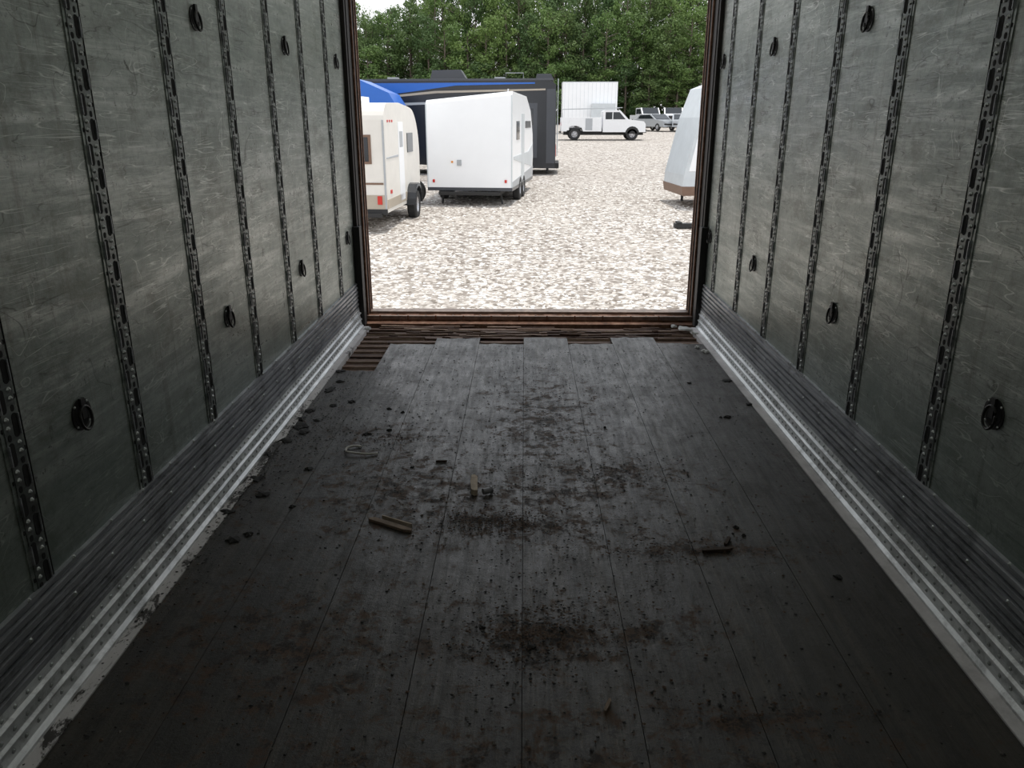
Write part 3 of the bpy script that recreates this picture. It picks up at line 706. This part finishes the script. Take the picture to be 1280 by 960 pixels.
# ------------------------------------------------------------------ trees
def leaf_mat(name, c0, c1, sc):
    m, nt, b = new_mat(name)
    g = nd(nt, 'ShaderNodeNewGeometry')
    oi = nd(nt, 'ShaderNodeObjectInfo')
    f = noise(nt, g.outputs['Position'], sc, 5, 0.7)
    col = ramp(nt, f, [(0.3, c0), (0.7, c1)])
    col = mix(nt, 1.0, col, ramp(nt, oi.outputs['Random'], [(0, (.72, .8, .75)), (1, (1.15, 1.1, .95))]), 'MULTIPLY')
    tr = nd(nt, 'ShaderNodeBsdfTranslucent'); nt.links.new(col, tr.inputs['Color'])
    nt.links.new(col, b.inputs['Base Color'])
    b.inputs['Roughness'].default_value = 0.6; b.inputs['Specular IOR Level'].default_value = 0.25
    ms = nd(nt, 'ShaderNodeMixShader'); ms.inputs[0].default_value = .35
    nt.links.new(b.outputs[0], ms.inputs[1]); nt.links.new(tr.outputs[0], ms.inputs[2]); nt.links.new(ms.outputs[0], nt.nodes['Material Output'].inputs[0])
    return m
M_leaf1 = leaf_mat('leaves_green', (0.085, 0.145, 0.045), (0.20, 0.295, 0.105), 1.1)
M_leaf2 = leaf_mat('leaves_pine', (0.065, 0.115, 0.045), (0.155, 0.225, 0.09), 1.1)
M_bark = simple('bark', (0.16, 0.13, 0.10), 0.9, 0, .5, 5)
def tree_mesh(name, kind, seed):
    r = random.Random(seed); mb = MB(); H = 14.0
    mb.tube([(0, 0, -.3), (.1, .05, H*.35), (-.05, .1, H*.7), (0, 0, H*.95)], [.22, .17, .10, .03], 0, 7)
    n = 46
    for k in range(n):
        u = k/n
        if kind == 'pine':
            h = H*(.16 + .82*u); rad = (2.3*math.sin(math.pi*(.25+.66*u))**.7 + .2)
        else:
            h = H*(.04 + .93*u); rad = 2.9*math.sin(math.pi*(.2+.70*u))**.5
        a = r.uniform(0, 6.28); rr = rad*math.sqrt(r.uniform(.05, 1))
        cx, cy = rr*math.cos(a), rr*math.sin(a)
        mb.tube([(0, 0, h-.6), (cx*.8, cy*.8, h)], .035, 0, 4)
        cr = r.uniform(.6, 1.2)
        for _ in range(110):
            d = Vector((r.gauss(0, 1), r.gauss(0, 1), r.gauss(0, 1))).normalized()*cr*r.uniform(.4, 1.1)
            p = Vector((cx, cy, h)) + Vector((d.x, d.y, d.z*.75))
            s = r.uniform(.08, .20)
            nrm = (d.normalized() + Vector((r.uniform(-.8, .8), r.uniform(-.8, .8), r.uniform(-.2, 1.0)))).normalized()
            t = nrm.cross(Vector((r.uniform(-1, 1), r.uniform(-1, 1), .3))).normalized(); bt = nrm.cross(t)
            mb.add([p+t*s, p+bt*s*.6, p-t*s, p-bt*s*.6], [(0,1,2,3)], 1)
    me = bpy.data.meshes.new(name); me.from_pydata(mb.v, [], mb.f); me.materials.append(M_bark); me.materials.append(M_leaf2 if kind == 'pine' else M_leaf1)
    me.polygons.foreach_set('material_index', mb.m)
    return me
tm = [tree_mesh('tree_%d' % k, 'pine' if k % 2 == 0 else 'broad', k+1) for k in range(6)]
tl = empty('tree_line')
r = random.Random(5)
for row, (yy, hb, st) in enumerate([(99, .45, 2.8), (101, .85, 2.4), (104, 1.10, 2.5), (108, 1.25, 2.8), (113, 1.35, 2.8)]):
    x = -70
    while x < 75:
        k = .72 if x < -19 else (.72 + .28*min(1, (x+19)/7))
        hx = hb * k * r.uniform(.92, 1.12)
        o = bpy.data.objects.new('tree', r.choice(tm)); scene.collection.objects.link(o); o.parent = tl
        y = yy + r.uniform(-1.2, 1.2)
        o.location = (x, y, zg(y)-.1); o.scale = (r.uniform(.75, 1.05),)*2 + (hx,); o.rotation_euler = (0, 0, r.uniform(0, 6.28))
        x += r.uniform(.8, 1.2)*st

# ------------------------------------------------------------------ light
w = bpy.data.worlds.new('world'); scene.world = w; w.use_nodes = True
nt = w.node_tree; bg = nt.nodes['Background']
tc = nd(nt, 'ShaderNodeTexCoord'); sp = nd(nt, 'ShaderNodeSeparateXYZ'); nt.links.new(tc.outputs['Generated'], sp.inputs[0])
col = ramp(nt, sp.outputs['Z'], [(0.0, (0.98, 0.98, 0.99)), (0.6, (0.87, 0.92, 1.0))])
nt.links.new(col, bg.inputs['Color']); bg.inputs['Strength'].default_value = 1.38
sd = bpy.data.lights.new('sun', 'SUN'); sd.energy = 2.6; sd.angle = math.radians(6); sd.color = (1, .95, .88)
so = bpy.data.objects.new('sun', sd); scene.collection.objects.link(so)
so.rotation_euler = Vector((-.18, -.12, -1)).to_track_quat('-Z', 'Y').to_euler()

cam = bpy.data.cameras.new('camera'); cam.sensor_width = 36; cam.lens = 985/1280*36; cam.clip_end = 500
co = bpy.data.objects.new('camera', cam); scene.collection.objects.link(co)
co.location = (0, 0, 1.43); co.rotation_euler = (math.radians(90-18.5), 0, math.radians(.88))
scene.camera = co
